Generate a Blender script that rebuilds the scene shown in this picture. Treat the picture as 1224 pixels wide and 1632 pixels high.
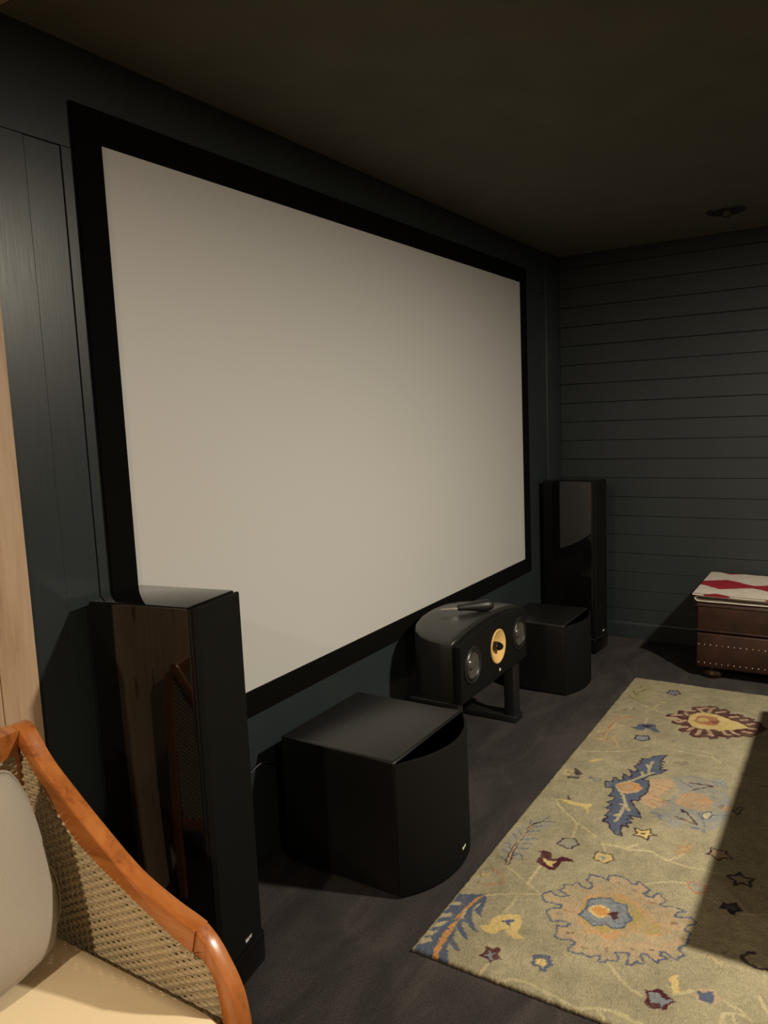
import bpy, bmesh, math, random
import numpy as np
from mathutils import Vector, Matrix

random.seed(7); np.random.seed(7)
for o in list(bpy.data.objects): bpy.data.objects.remove(o)
scene = bpy.context.scene
COL = scene.collection

# ------------------------------------------------------------------ camera
CAM = Vector((-1.36081, -1.64518, 1.4375))
RR = Vector((0.527741, -0.848342, -0.042651)); RD = Vector((-0.127674, -0.029559, -0.991370)); RF = Vector((0.839756, 0.528638, -0.123920))
cd = bpy.data.cameras.new('camera'); cam = bpy.data.objects.new('camera', cd); COL.objects.link(cam)
m = Matrix.Identity(4)
for i in range(3):
    m[i][0] = RR[i]; m[i][1] = -RD[i]; m[i][2] = -RF[i]; m[i][3] = CAM[i]
cam.matrix_world = m
cd.sensor_fit = 'VERTICAL'; cd.sensor_height = 36.0; cd.sensor_width = 27.0
cd.lens = 1226.0/1632.0*36.0; cd.clip_start = 0.05; cd.clip_end = 60
scene.camera = cam

# ------------------------------------------------------------------ world, exposure
w = bpy.data.worlds.new('world'); scene.world = w; w.use_nodes = True
w.node_tree.nodes['Background'].inputs[0].default_value = (0.02, 0.018, 0.015, 1)
w.node_tree.nodes['Background'].inputs[1].default_value = 0.1
scene.view_settings.view_transform = 'Standard'; scene.view_settings.look = 'None'
scene.view_settings.exposure = 0.0; scene.view_settings.gamma = 1.0
scene.view_settings.use_curve_mapping = False
# recessed ceiling lamps (the lamp bodies are built further down): x, y, watts, colour, beam angle in degrees
CEIL = 2.36
LAMPS = [
    (1.08, -2.45, 142.0, (1.0, 0.89, 0.71), 180, 'theatre'),
    (-2.60, -0.80, 66.0, (1.0, 0.84, 0.60), 180, 'chair'),
    (-2.00, -3.60, 40.0, (1.0, 0.84, 0.60), 180, 'rear'),  # rear lamp is added out of view to give the room bounce light
]

# ------------------------------------------------------------------ helpers
def srgb(c): return tuple(((x/255+.055)/1.055)**2.4 if x > 10 else x/255/12.92 for x in c)

class NT:
    def __init__(s, name):
        s.m = bpy.data.materials.new(name); s.m.use_nodes = True
        s.t = s.m.node_tree; s.b = s.t.nodes['Principled BSDF']
    def n(s, typ, **kw):
        nd = s.t.nodes.new(typ)
        for k, v in kw.items(): setattr(nd, k, v)
        return nd
    def l(s, a, b): s.t.links.new(a, b)
    def coord(s, scale=(1, 1, 1), out='Object'):
        tc = s.n('ShaderNodeTexCoord'); mp = s.n('ShaderNodeMapping'); mp.inputs['Scale'].default_value = scale
        s.l(tc.outputs[out], mp.inputs['Vector']); return mp.outputs['Vector']
    def noise(s, vec, scale, detail=3, rough=.5, dist=0):
        nz = s.n('ShaderNodeTexNoise'); nz.inputs['Scale'].default_value = scale; nz.inputs['Detail'].default_value = detail
        nz.inputs['Roughness'].default_value = rough; nz.inputs['Distortion'].default_value = dist
        if vec is not None: s.l(vec, nz.inputs['Vector'])
        return nz.outputs['Fac']
    def ramp(s, fac, stops):
        r = s.n('ShaderNodeValToRGB'); e = r.color_ramp.elements
        while len(e) < len(stops): e.new(0.5)
        for i, (p, c) in enumerate(stops): e[i].position = p; e[i].color = (*c, 1)
        s.l(fac, r.inputs['Fac']); return r.outputs['Color']
    def bump(s, h, strength, dist=.002):
        b = s.n('ShaderNodeBump'); b.inputs['Strength'].default_value = strength; b.inputs['Distance'].default_value = dist
        s.l(h, b.inputs['Height']); s.l(b.outputs['Normal'], s.b.inputs['Normal'])
    def set(s, **kw):
        for k, v in kw.items():
            s.b.inputs[k.replace('_', ' ')].default_value = (*v, 1) if isinstance(v, tuple) and len(v) == 3 else v
        return s

def simple(name, col, rough=.5, metal=0.0, var=.12, scale=40, bump=0.0, bscale=200, spec=.5, coat=0):
    t = NT(name); v = t.coord(); f = t.noise(v, scale, 4)
    t.l(t.ramp(f, [(.3, tuple(c*(1-var) for c in col)), (.7, tuple(min(1, c*(1+var)) for c in col))]), t.b.inputs['Base Color'])
    t.set(Roughness=rough, Metallic=metal, Specular_IOR_Level=spec, Coat_Weight=coat)
    if bump: t.bump(t.noise(v, bscale, 3), bump, .001)
    return t.m

def wood(name, dark, mid, light, axis, rough=.45, scale=1.0, knots=False, coat=0):
    t = NT(name); sc = [14*scale]*3; sc['xyz'.index(axis)] = 0.9*scale
    v = t.coord(tuple(sc)); f = t.noise(v, 2.2, 6, .6, .6)
    f2 = t.noise(v, 9.0, 4, .6, .2)
    mx = t.n('ShaderNodeMath', operation='MULTIPLY_ADD'); t.l(f2, mx.inputs[0]); mx.inputs[1].default_value = .35; t.l(f, mx.inputs[2])
    col = t.ramp(mx.outputs[0], [(.45, dark), (.62, mid), (.85, light)])
    if knots:
        sc = [9.0]*3; sc['xyz'.index(axis)] = 3.4
        v2 = t.coord(tuple(sc)); vo = t.n('ShaderNodeTexVoronoi'); vo.inputs['Scale'].default_value = 1.0; t.l(v2, vo.inputs['Vector'])
        kr = t.ramp(vo.outputs['Distance'], [(.11, (1, 1, 1)), (.20, (0, 0, 0))])
        mix = t.n('ShaderNodeMix', data_type='RGBA'); t.l(kr, mix.inputs[0]); t.l(col, mix.inputs[6]); mix.inputs[7].default_value = (dark[0]*.62, dark[1]*.45, dark[2]*.42, 1)
        col = mix.outputs[2]
    t.l(col, t.b.inputs['Base Color']); t.set(Roughness=rough, Coat_Weight=coat, Coat_Roughness=.15)
    t.bump(f2, .12, .001)
    return t.m

def attr_mat(name, rough=.95, nscale=260, nvar=.22, bump=.6, bscale=420, bdist=.002, big=5):
    t = NT(name); a = t.n('ShaderNodeAttribute'); a.attribute_name = 'dye'
    v = t.coord(); f = t.noise(v, nscale, 3); g = t.noise(v, big, 4)
    ad = t.n('ShaderNodeMath', operation='ADD'); t.l(f, ad.inputs[0]); t.l(g, ad.inputs[1])
    mr = t.n('ShaderNodeMapRange'); mr.inputs[1].default_value = .6; mr.inputs[2].default_value = 1.4
    mr.inputs[3].default_value = 1-nvar; mr.inputs[4].default_value = 1+nvar; t.l(ad.outputs[0], mr.inputs[0])
    mu = t.n('ShaderNodeVectorMath', operation='SCALE'); t.l(a.outputs['Color'], mu.inputs[0]); t.l(mr.outputs[0], mu.inputs['Scale'])
    t.l(mu.outputs[0], t.b.inputs['Base Color']); t.set(Roughness=rough, Specular_IOR_Level=.15)
    t.bump(t.noise(v, bscale, 3, .6), bump, bdist)
    return t.m

# shapes --------------------------------------------------------------
def add_box(bm, x0, x1, y0, y1, z0, z1, bev=0.0, seg=2, rot=None):
    vs = [bm.verts.new(p) for p in [(x0,y0,z0),(x1,y0,z0),(x1,y1,z0),(x0,y1,z0),(x0,y0,z1),(x1,y0,z1),(x1,y1,z1),(x0,y1,z1)]]
    fs = [bm.faces.new([vs[i] for i in f]) for f in [(0,3,2,1),(4,5,6,7),(0,1,5,4),(1,2,6,5),(2,3,7,6),(3,0,4,7)]]
    if bev:
        es = {e for f in fs for e in f.edges}
        bmesh.ops.bevel(bm, geom=list(es), offset=bev, segments=seg, profile=.5, affect='EDGES')
def add_prism(bm, pts, axis, a0, a1, bev=0.0, seg=2):
    """pts: closed 2-D outline; axis 'x': (y,z) outline, 'y': (x,z), 'z': (x,y)"""
    def mk(p, a): return (a, p[0], p[1]) if axis == 'x' else ((p[0], a, p[1]) if axis == 'y' else (p[0], p[1], a))
    A = [bm.verts.new(mk(p, a0)) for p in pts]; B = [bm.verts.new(mk(p, a1)) for p in pts]
    n = len(pts); fs = [bm.faces.new(A), bm.faces.new(B[::-1])]
    caps = set(fs[0].edges) | set(fs[1].edges)
    for i in range(n): bm.faces.new((A[i], B[i], B[(i+1) % n], A[(i+1) % n]))
    bmesh.ops.recalc_face_normals(bm, faces=bm.faces[:])
    if bev: bmesh.ops.bevel(bm, geom=list(caps), offset=bev, segments=seg, profile=.5, affect='EDGES')
def add_tube(bm, pts, r, sides=8, cap=True):
    pts = [Vector(p) for p in pts]; n = len(pts); rings = []
    rr = r if hasattr(r, '__len__') else [r]*n
    up = Vector((0, 0, 1)); t0 = (pts[1]-pts[0]).normalized()
    if abs(t0.dot(up)) > .9: up = Vector((1, 0, 0))
    u = t0.cross(up).normalized()
    for i, p in enumerate(pts):
        t = (pts[min(i+1, n-1)]-pts[max(i-1, 0)]).normalized()
        u = (u - t*u.dot(t)).normalized(); v = t.cross(u)
        rings.append([bm.verts.new(p+(u*math.cos(2*math.pi*k/sides)+v*math.sin(2*math.pi*k/sides))*rr[i]) for k in range(sides)])
    for a, b in zip(rings, rings[1:]):
        for k in range(sides): bm.faces.new((a[k], a[(k+1) % sides], b[(k+1) % sides], b[k]))
    if cap: bm.faces.new(rings[0][::-1]); bm.faces.new(rings[-1])
def add_lathe(bm, prof, c=(0, 0, 0), axis='z', sides=24, cap=True):
    """prof: (radius, height) list; axis of revolution z or -y ('y': height runs towards -y)"""
    rings = []
    for r, h in prof:
        ring = []
        for k in range(sides):
            a = 2*math.pi*k/sides
            p = (r*math.cos(a), r*math.sin(a), h) if axis == 'z' else (r*math.cos(a), -h, r*math.sin(a))
            ring.append(bm.verts.new((p[0]+c[0], p[1]+c[1], p[2]+c[2])))
        rings.append(ring)
    for a, b in zip(rings, rings[1:]):
        for k in range(sides): bm.faces.new((a[k], a[(k+1) % sides], b[(k+1) % sides], b[k]))
    if cap and prof[0][0] > 1e-6: bm.faces.new(rings[0][::-1])
    if cap and prof[-1][0] > 1e-6: bm.faces.new(rings[-1])
    bmesh.ops.remove_doubles(bm, verts=bm.verts[:], dist=1e-6)

def link(name, mesh, mat, parent=None, loc=None, rot=None):
    o = bpy.data.objects.new(name, mesh); COL.objects.link(o)
    if mat is not None and not mesh.materials: mesh.materials.append(mat)
    if parent: o.parent = parent
    if loc: o.location = loc
    if rot: o.rotation_euler = rot
    return o
def obj(name, bm, mat, parent=None, loc=None, rot=None, smooth=35):
    bmesh.ops.recalc_face_normals(bm, faces=bm.faces[:])
    me = bpy.data.meshes.new(name); bm.to_mesh(me); bm.free()
    if smooth:
        me.polygons.foreach_set('use_smooth', [True]*len(me.polygons))
        me.set_sharp_from_angle(angle=math.radians(smooth))
    return link(name, me, mat, parent, loc, rot)
def boxo(name, mat, parent, *a, bev=.002, **k):
    bm = bmesh.new(); add_box(bm, *a, bev=bev, seg=1 if bev <= .002 else 3); return obj(name, bm, mat, parent, **k)
def tag(o, label, cat, group=None):
    o['label'] = label; o['category'] = cat
    if group: o['group'] = group
    return o
def struct(o, label=None, cat=None):
    o['kind'] = 'structure'
    if label: o['label'] = label
    if cat: o['category'] = cat
    return o
def thing(name, loc, label, cat, rz=0, group=None):
    o = bpy.data.objects.new(name, None); COL.objects.link(o); o.location = loc; o.rotation_euler = (0, 0, rz); o.empty_display_size = .1
    return tag(o, label, cat, group)
def text(name, s, size, mat, parent, loc, rot, depth=.0006):
    c = bpy.data.curves.new(name, 'FONT'); c.body = s; c.size = size; c.extrude = depth; c.align_x = 'CENTER'; c.align_y = 'CENTER'
    t = bpy.data.objects.new('tmp', c); COL.objects.link(t); bpy.context.view_layer.update()
    me = bpy.data.meshes.new_from_object(t.evaluated_get(bpy.context.evaluated_depsgraph_get()))
    bpy.data.objects.remove(t); me.materials.clear()
    return link(name, me, mat, parent, loc, rot)

# ------------------------------------------------------------------ materials
def wall_paint():
    t = NT('dark_blue_paint'); v = t.coord(); f = t.noise(v, 3.0, 4)
    t.l(t.ramp(f, [(.3, (.0185, .0250, .0280)), (.7, (.0225, .0300, .0330))]), t.b.inputs['Base Color'])
    g = t.noise(t.coord((60, 60, 2.0)), 4.0, 4)
    mr = t.n('ShaderNodeMapRange'); mr.inputs[3].default_value = .31; mr.inputs[4].default_value = .41; t.l(g, mr.inputs[0]); t.l(mr.outputs[0], t.b.inputs['Roughness']); t.set(Specular_IOR_Level=.33)
    t.bump(g, .10, .0008); return t.m
def wall_paint_h():
    t = NT('dark_blue_shiplap_paint'); v = t.coord(); f = t.noise(v, 3.0, 4)
    t.l(t.ramp(f, [(.3, (.0165, .0225, .0250)), (.7, (.0205, .0275, .0300))]), t.b.inputs['Base Color'])
    g = t.noise(t.coord((60, 2.0, 60)), 4.0, 4); t.set(Roughness=.46, Specular_IOR_Level=.36); t.bump(g, .10, .0008); return t.m
PAINT = wall_paint(); PAINT_H = wall_paint_h()
CEILM = simple('dark_brown_ceiling_paint', (.084, .083, .064), .8, var=.1, scale=6, bump=.15, bscale=120)
def carpet():
    t = NT('charcoal_plush_carpet'); v = t.coord()
    a = t.noise(t.coord((1.0, 2.6, 1)), 2.2, 4, .6, .8); b = t.noise(v, 190, 3, .7); c = t.noise(v, 620, 2, .6)
    s1 = t.n('ShaderNodeMath', operation='MULTIPLY_ADD'); t.l(b, s1.inputs[0]); s1.inputs[1].default_value = .8; t.l(c, s1.inputs[2])
    mr = t.n('ShaderNodeMapRange'); mr.inputs[1].default_value = .55; mr.inputs[2].default_value = 1.25; mr.inputs[3].default_value = .0; mr.inputs[4].default_value = 2.25; t.l(s1.outputs[0], mr.inputs[0])
    col = t.ramp(a, [(.36, (.034, .0290, .0300)), (.50, (.046, .039, .0390)), (.60, (.062, .0535, .0510)), (.68, (.070, .0605, .057))])
    mu = t.n('ShaderNodeVectorMath', operation='SCALE'); t.l(col, mu.inputs[0]); t.l(mr.outputs[0], mu.inputs['Scale'])
    t.l(mu.outputs[0], t.b.inputs['Base Color']); t.set(Roughness=1.0, Specular_IOR_Level=.05, Sheen_Weight=.05)
    t.bump(s1.outputs[0], 1.0, .008); return t.m
CARPET = carpet()
PINE_V = wood('knotty_pine_upright', (.30, .185, .112), (.39, .268, .172), (.46, .335, .23), 'z', .5, .8, True)
PINE_Y = wood('knotty_pine_ceiling', (.30, .185, .112), (.39, .268, .172), (.46, .335, .23), 'y', .5, .8, True)
TEAK = wood('oiled_reddish_wood', (.19, .055, .012), (.34, .108, .024), (.42, .150, .038), 'y', .32, .9, coat=.35)
TEAK_Z = wood('oiled_reddish_wood_upright', (.19, .055, .012), (.34, .108, .024), (.42, .150, .038), 'z', .32, .9, coat=.35)
GLOSS = simple('black_piano_lacquer', (.0035, .0033, .0030), .045, var=.05, spec=.5)
SATIN = simple('black_satin_lacquer', (.016, .0152, .0138), .30, var=.08, spec=.5)
SUBM = simple('black_subwoofer_lacquer', (.0060, .0057, .0052), .33, var=.06, spec=.5)
GRILLE = simple('black_grille_cloth', (.0037, .0036, .0031), .85, var=.2, scale=500, bump=.4, bscale=900, spec=.13)
BLACKM = simple('black_powder_coat', (.008, .008, .0075), .45, var=.2, scale=300, bump=.2, bscale=600)
VELVET = simple('black_velvet_frame', (.0022, .0021, .0019), .95, var=.2, scale=300, spec=.08)
SCREENM = simple('white_screen_cloth', (.47, .472, .465), .60, var=.006, scale=2, spec=1.0)
RUBBER = simple('black_rubber', (.006, .006, .006), .4, var=.2)
CONE = simple('grey_woofer_cone', (.05, .048, .045), .26, var=.1, scale=200)
KEVLAR = simple('yellow_woven_cone', (.62, .40, .15), .5, var=.2, scale=260, bump=.5, bscale=260)
CHROME = simple('brushed_steel', (.45, .44, .42), .35, 1.0, var=.1)
BADGE = simple('silver_badge', (.70, .69, .66), .45, .0, var=.05)
LEATHER = simple('dark_brown_leather', (.024, .0085, .0052), .40, var=.35, scale=14, bump=.3, bscale=240)
NAIL = simple('antique_nickel', (.42, .36, .29), .3, 1.0, var=.2)
FOOTW = simple('dark_turned_wood', (.018, .009, .005), .25, var=.3, coat=.4)
WICKER = simple('woven_resin_strand', (.37, .295, .185), .30, var=.10, scale=60, bump=.2, bscale=300)
SEATF = simple('beige_canvas', (.70, .58, .395), .95, var=.06, scale=500, bump=.3, bscale=900, spec=.1)
GREYF = simple('light_grey_canvas', (.33, .295, .25), .95, var=.06, scale=500, bump=.3, bscale=900, spec=.1)
OLIVEF = simple('olive_beige_canvas', (.34, .28, .17), .95, var=.06, scale=500, bump=.3, bscale=900, spec=.1)
DARKMET = simple('dark_fixture_metal', (.012, .011, .010), .4, .0, var=.1)
RUGM = attr_mat('tufted_wool', .97, 190, .26, 1.0, 260, .005, 6)
BLANKM = attr_mat('woven_blanket_wool', .95, 300, .14, .5, 500, .001, 20)

# ------------------------------------------------------------------ the room
X0, X1, Y0, Y1 = -3.40, 3.385, -5.30, 0.008
fl = struct(boxo('floor', CARPET, None, X0-.1, X1+.1, Y0-.1, Y1+.1, -.06, 0.0, bev=0), 'charcoal plush carpet floor', 'floor')
ce = struct(boxo('ceiling', CEILM, None, -.25, X1+.1, Y0-.1, Y1+.1, CEIL, CEIL+.08, bev=0), 'dark brown painted ceiling', 'ceiling')
cp = struct(boxo('ceiling_pine', PINE_Y, None, X0-.1, -.25, Y0-.1, Y1+.1, CEIL+.012, CEIL+.08, bev=0), 'knotty pine plank ceiling beside the theatre nook', 'ceiling')
bw = .142
for i in range(22):
    a = -.25-bw*(i+1)
    if a+bw < X0: break
    boxo('plank', PINE_Y, cp, max(a+.0015, X0), a+bw-.0015, Y0, Y1, CEIL, CEIL+.012, bev=.002)
# back wall (behind the screen): painted boards proud of a core
wb = struct(boxo('wall_back', PAINT, None, X0-.1, X1+.1, Y1+.012, Y1+.1, 0, CEIL, bev=0), 'dark blue painted board wall behind the screen', 'wall')
def wboard(n, x0, x1, z0, z1, mat=PAINT, y=Y1, dy=0):
    return boxo(n, mat, wb, x0+.0006, x1-.0006, y+dy, Y1+.0125, z0+.0006, z1-.0006, bev=.0008)
wboard('board', -.309, 3.145, 2.112, CEIL)
wboard('board', -.309, -.2113, 0, 2.112)
wboard('board', -.2127, -.1165, 0, 2.1105)
wboard('board', -.1140, .20, 0, 2.112, dy=-.0005)
wboard('board', .20, 1.75, 0, 2.112); wboard('board', 1.75, 3.145, 0, 2.112)
boxo('corner_trim', PAINT, wb, 3.145, X1, Y1-.016, Y1+.012, 0, CEIL, bev=.003)
xx = -.309; wpat = [.092, .19, .16, .19, .15, .19, .17]
k = 0
while xx > X0:
    ww = wpat[k % len(wpat)]; k += 1
    wboard('pine_plank', max(xx-ww, X0-.05), xx, 0, CEIL, PINE_V, dy=(-.004 if k == 1 else 0)); xx -= ww
# right wall with horizontal shiplap
wr = struct(boxo('wall_right', PAINT_H, None, X1+.012, X1+.1, Y0-.1, Y1+.012, 0, CEIL, bev=0), 'dark blue shiplap wall on the right', 'wall')
PITCH = .1165
z = 2.164-PITCH*18
while z < CEIL-.01:
    z0 = max(z, .0); z1 = min(z+PITCH, CEIL)
    if z1-z0 > .01:
        bm = bmesh.new()
        t = random.uniform(-.001, .0008)
        add_prism(bm, [(X1+t, z0+.003), (X1+.012, z0), (X1+.012, z1), (X1+.006, z1), (X1+.0045+t, z1-.004)], 'y', Y0, Y1-.016)
        obj('shiplap_board', bm, PAINT_H, wr, smooth=0)
    z += PITCH
br = struct(thing('baseboard_right', (0, 0, 0), 'dark blue baseboard along the shiplap wall', 'baseboard'))
bm = bmesh.new(); add_prism(bm, [(X1-.016, 0), (X1+.004, 0), (X1+.004, .100), (X1-.004, .100), (X1-.008, .090), (X1-.016, .084)], 'y', Y0, Y1-.016)
obj('board', bm, PAINT_H, br, smooth=0)
wl = struct(boxo('wall_left', PINE_V, None, X0-.1, X0-.012, Y0-.1, Y1, 0, CEIL, bev=0), 'knotty pine plank wall', 'wall')
y = Y0
while y < Y1-.02:
    boxo('pine_plank', PINE_V, wl, X0-.0125, X0, y+.001, min(y+.18, Y1-.001), 0, CEIL, bev=.0015); y += .18
wf = struct(boxo('wall_front', PINE_V, None, X0-.1, X1+.1, Y0-.1, Y0-.012, 0, CEIL, bev=0), 'knotty pine wall at the back of the room', 'wall')
x = X0
while x < X1-.02:
    boxo('pine_plank', PINE_V, wf, x+.001, min(x+.18, X1), Y0-.0125, Y0, 0, CEIL, bev=.0015); x += .18

# ------------------------------------------------------------------ projection screen
SW, SH, SZ, FW = 2.767, 1.556, .5825, .083
ps = thing('projection_screen', (SW/2, 0, SZ), 'large white projection screen with a wide black velvet frame', 'screen')
hw = SW/2
bm = bmesh.new(); NX, NZ = 150, 60
def cloth_y(x_, z_): return .0035*math.exp(-((x_-hw+.055-.03*z_)/.018)**2)*math.exp(-((z_-.20)/.16)**2)-.001
gv = [[bm.verts.new((-hw-.01+(SW+.02)*i/NX, -cloth_y(-hw-.01+(SW+.02)*i/NX, -.01+(SH+.02)*j/NZ)+.003, -.01+(SH+.02)*j/NZ)) for i in range(NX+1)] for j in range(NZ+1)]
for j in range(NZ):
    for i in range(NX): bm.faces.new((gv[j][i], gv[j][i+1], gv[j+1][i+1], gv[j+1][i]))
obj('screen_cloth', bm, SCREENM, ps, smooth=60)
def rail(pts):
    bm = bmesh.new(); add_prism(bm, pts, 'y', -.002, .0078, bev=.002); return obj('frame_rail', bm, VELVET, ps, smooth=30)
o_ = FW
rail([(-hw, 0), (hw, 0), (hw+o_, -o_), (-hw-o_, -o_)]); rail([(-hw, SH), (-hw-o_, SH+o_), (hw+o_, SH+o_), (hw, SH)])
rail([(-hw, 0), (-hw-o_, -o_), (-hw-o_, SH+o_), (-hw, SH)]); rail([(hw, 0), (hw, SH), (hw+o_, SH+o_), (hw+o_, -o_)])

# ------------------------------------------------------------------ tower speakers
def tower(loc, rz, label):
    t = thing('tower_speaker', loc, label, 'speaker', rz, 'pair of tower speakers flanking the screen')
    W, D, H = .190, .300, 1.018
    bm = bmesh.new(); add_box(bm, -W/2-.006, W/2+.006, -D/2-.022, D/2+.006, .004, .098, bev=.012, seg=3); obj('plinth', bm, GLOSS, t)
    bm = bmesh.new(); add_box(bm, -W/2, W/2, -D/2, D/2, .098, H, bev=.006, seg=3); obj('cabinet', bm, GLOSS, t)
    bm = bmesh.new(); add_box(bm, -W/2+.004, W/2-.004, -D/2-.005, -D/2+.002, .104, H-.006, bev=.001, seg=1); obj('grille_seat', bm, BLACKM, t)
    gz0, gz1 = .100, H-.003
    bm = bmesh.new()
    add_prism(bm, [(-W/2+.001, -D/2-.005), (W/2-.001, -D/2-.005), (W/2-.001, -D/2-.013), (W/2-.012, -D/2-.021), (-W/2+.012, -D/2-.021), (-W/2+.001, -D/2-.013)], 'z', gz0, gz1, bev=.003)
    g = obj('grille', bm, GRILLE, t, smooth=25)
    bx = text('badge', 'B&W', .0125, BADGE, g, (.022, -D/2-.0216, .118), (math.pi/2, 0, 0)); bx['label'] = 'small silver badge'
    for sx in (-1, 1):
        for sy in (-1, 1):
            bm = bmesh.new(); add_lathe(bm, [(.010, 0), (.012, .004), (.008, .006)], (sx*.08, sy*.12, 0), sides=10); obj('foot', bm, RUBBER, t)
    return t
tower((-.070, -.169, 0), math.radians(9), 'glossy black tower speaker in front of the left edge of the screen, nearest the armchair')
tower((3.070, -.183, 0), math.radians(-4), 'glossy black tower speaker in the far corner beside the shiplap wall')

# ------------------------------------------------------------------ subwoofers
def subwoofer(loc, W, D, H, sag, label, badge):
    t = thing('subwoofer', loc, label, 'subwoofer', 0, 'pair of curved-front subwoofers')
    bm = bmesh.new(); add_box(bm, -W/2, W/2, 0, D, .006, H, bev=.009, seg=4); obj('cabinet', bm, SUBM, t, smooth=40)
    R = (W*W/4+sag*sag)/(2*sag); n = 20
    def arc(off, s=1.0, e=0.0):
        return [(math.sin(a)*(R+off)*1.0, (R-sag) - math.cos(a)*(R+off) ) for a in [(-1+2*i/n)*math.asin(min(.999, (W/2-e)/(R+off))) for i in range(n+1)]]
    inner = arc(-.026, e=.022)
    bm = bmesh.new(); add_prism(bm, [(W/2-.022, .006), (-W/2+.022, .006)] + [(x, min(y_, .0)) for x, y_ in inner], 'z', .010, H-.012, bev=.003); obj('baffle', bm, GLOSS, t, smooth=30)
    out = arc(0); inn = arc(-.012, e=.002)
    bm = bmesh.new()
    add_prism(bm, out + [(W/2, .001), (W/2-.012, .001)] + inn[::-1] + [(-W/2+.012, .001), (-W/2, .001)], 'z', .007, H-.006, bev=.003)
    g = obj('grille', bm, GRILLE, t, smooth=30)
    if badge:
        a = .03/R; px, py = math.sin(a)*R, (R-sag)-math.cos(a)*R-.0010
        text('badge', 'B&W', .012, BADGE, g, (px, py, .060), (math.pi/2, 0, a))
    bm = bmesh.new(); add_lathe(bm, [(.035, 0), (.035, .008)], (0, D+.0005, H*.55), 'y', 16); obj('rear_panel', bm, BLACKM, t)
    for sx in (-1, 1):
        for y_ in (.04, D-.04):
            bm = bmesh.new(); add_lathe(bm, [(.016, 0), (.018, .003), (.018, .0075)], (sx*(W/2-.05), y_, 0), sides=12); obj('foot', bm, RUBBER, t)
    return t
subwoofer((.672, -.505, 0), .446, .430, .432, .090, 'large glossy black subwoofer with a curved cloth front, nearest the rug corner', True)
subwoofer((2.440, -.402, 0), .385, .335, .367, .058, 'smaller glossy black subwoofer between the centre speaker and the far tower', False)

# ------------------------------------------------------------------ centre speaker on its stand
st = thing('speaker_stand', (1.567, -.19, 0), 'low black metal stand under the centre speaker', 'stand')
boxo('top_plate', BLACKM, st, -.338, .338, -.128, .09, .285, .300, bev=.002)
for s in (-1, 1):
    boxo('leg', BLACKM, st, s*.298-.036, s*.298+.036, -.112, -.062, .030, .2851, bev=.003)
    boxo('foot', BLACKM, st, s*.298-.042, s*.298+.042, -.122, .160, 0, .031, bev=.004)
cs = thing('centre_speaker', (1.567, -.330, .300), 'black centre speaker with an arched top, two grey woofers and a yellow midrange', 'speaker')
HWc = .340
def plan():
    P = [(-HWc+.002, .030)]
    P += [(-.336, .08), (-.324, .14), (-.303, .192), (-.268, .236), (-.21, .268), (-.12, .288), (0, .294)]
    return P + [(-x, y_) for x, y_ in P[::-1][1:]]
bm = bmesh.new()
PL = plan(); zt = lambda x: .246+.034*(1-(x/HWc)**2)
# dense outline with arched top
def dens(P, n=4):
    r = []
    for i in range(len(P)):
        a, b = P[i], P[(i+1) % len(P)]
        q = 12 if i == len(P)-1 else n
        r += [(a[0]+(b[0]-a[0])*j/q, a[1]+(b[1]-a[1])*j/q) for j in range(q)]
    return r
DP = dens(PL)
low = [bm.verts.new((x, y_, 0)) for x, y_ in DP]; hi = [bm.verts.new((x, y_, zt(x)-.012)) for x, y_ in DP]
ctr = (0, .145)
hi2 = [bm.verts.new((ctr[0]+(x-ctr[0])*.985, ctr[1]+(y_-ctr[1])*.975, zt(x)-.002)) for x, y_ in DP]
hi3 = [bm.verts.new((ctr[0]+(x-ctr[0])*.96, ctr[1]+(y_-ctr[1])*.94, zt(x*.96))) for x, y_ in DP]
n = len(DP)
for A, B in ((low, hi), (hi, hi2), (hi2, hi3)):
    for i in range(n): bm.faces.new((A[i], A[(i+1) % n], B[(i+1) % n], B[i]))
prev = hi3
for s in (.8, .6, .4, .2):
    ring = [bm.verts.new((ctr[0]+(x-ctr[0])*.96*s, ctr[1]+(y_-ctr[1])*.94*s, zt(x*.96*s))) for x, y_ in DP]
    for i in range(n): bm.faces.new((prev[i], prev[(i+1) % n], ring[(i+1) % n], ring[i]))
    prev = ring
bm.faces.new(prev); bm.faces.new(low[::-1])
obj('cabinet', bm, SATIN, cs, smooth=50)
# front baffle plate following the arch
bm = bmesh.new()
xs = [-.339+.678*i/16 for i in range(17)]
add_prism(bm, [(-.339, .003), (.339, .003)] + [(x, zt(x)-.014) for x in xs[::-1]], 'y', -.008, .031, bev=.004)
baf = obj('baffle', bm, GRILLE, cs, smooth=30)
bm = bmesh.new()
for x, z_, r in ((-.240, .137, .0655), (.247, .137, .0655), (.014, .142, .0665)):
    add_lathe(bm, [(r, -.023), (r, .03)], (x, 0, z_), 'y', 48)
cut = obj('cutter', bm, None, None, smooth=0); cut.location = cs.location
md_ = baf.modifiers.new('holes', 'BOOLEAN'); md_.object = cut; md_.operation = 'DIFFERENCE'; md_.solver = 'EXACT'
bpy.context.view_layer.update()
nm_ = bpy.data.meshes.new_from_object(baf.evaluated_get(bpy.context.evaluated_depsgraph_get()))
baf.modifiers.clear(); baf.data = nm_; nm_.materials.clear(); nm_.materials.append(GRILLE)
bpy.data.objects.remove(cut)
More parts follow.
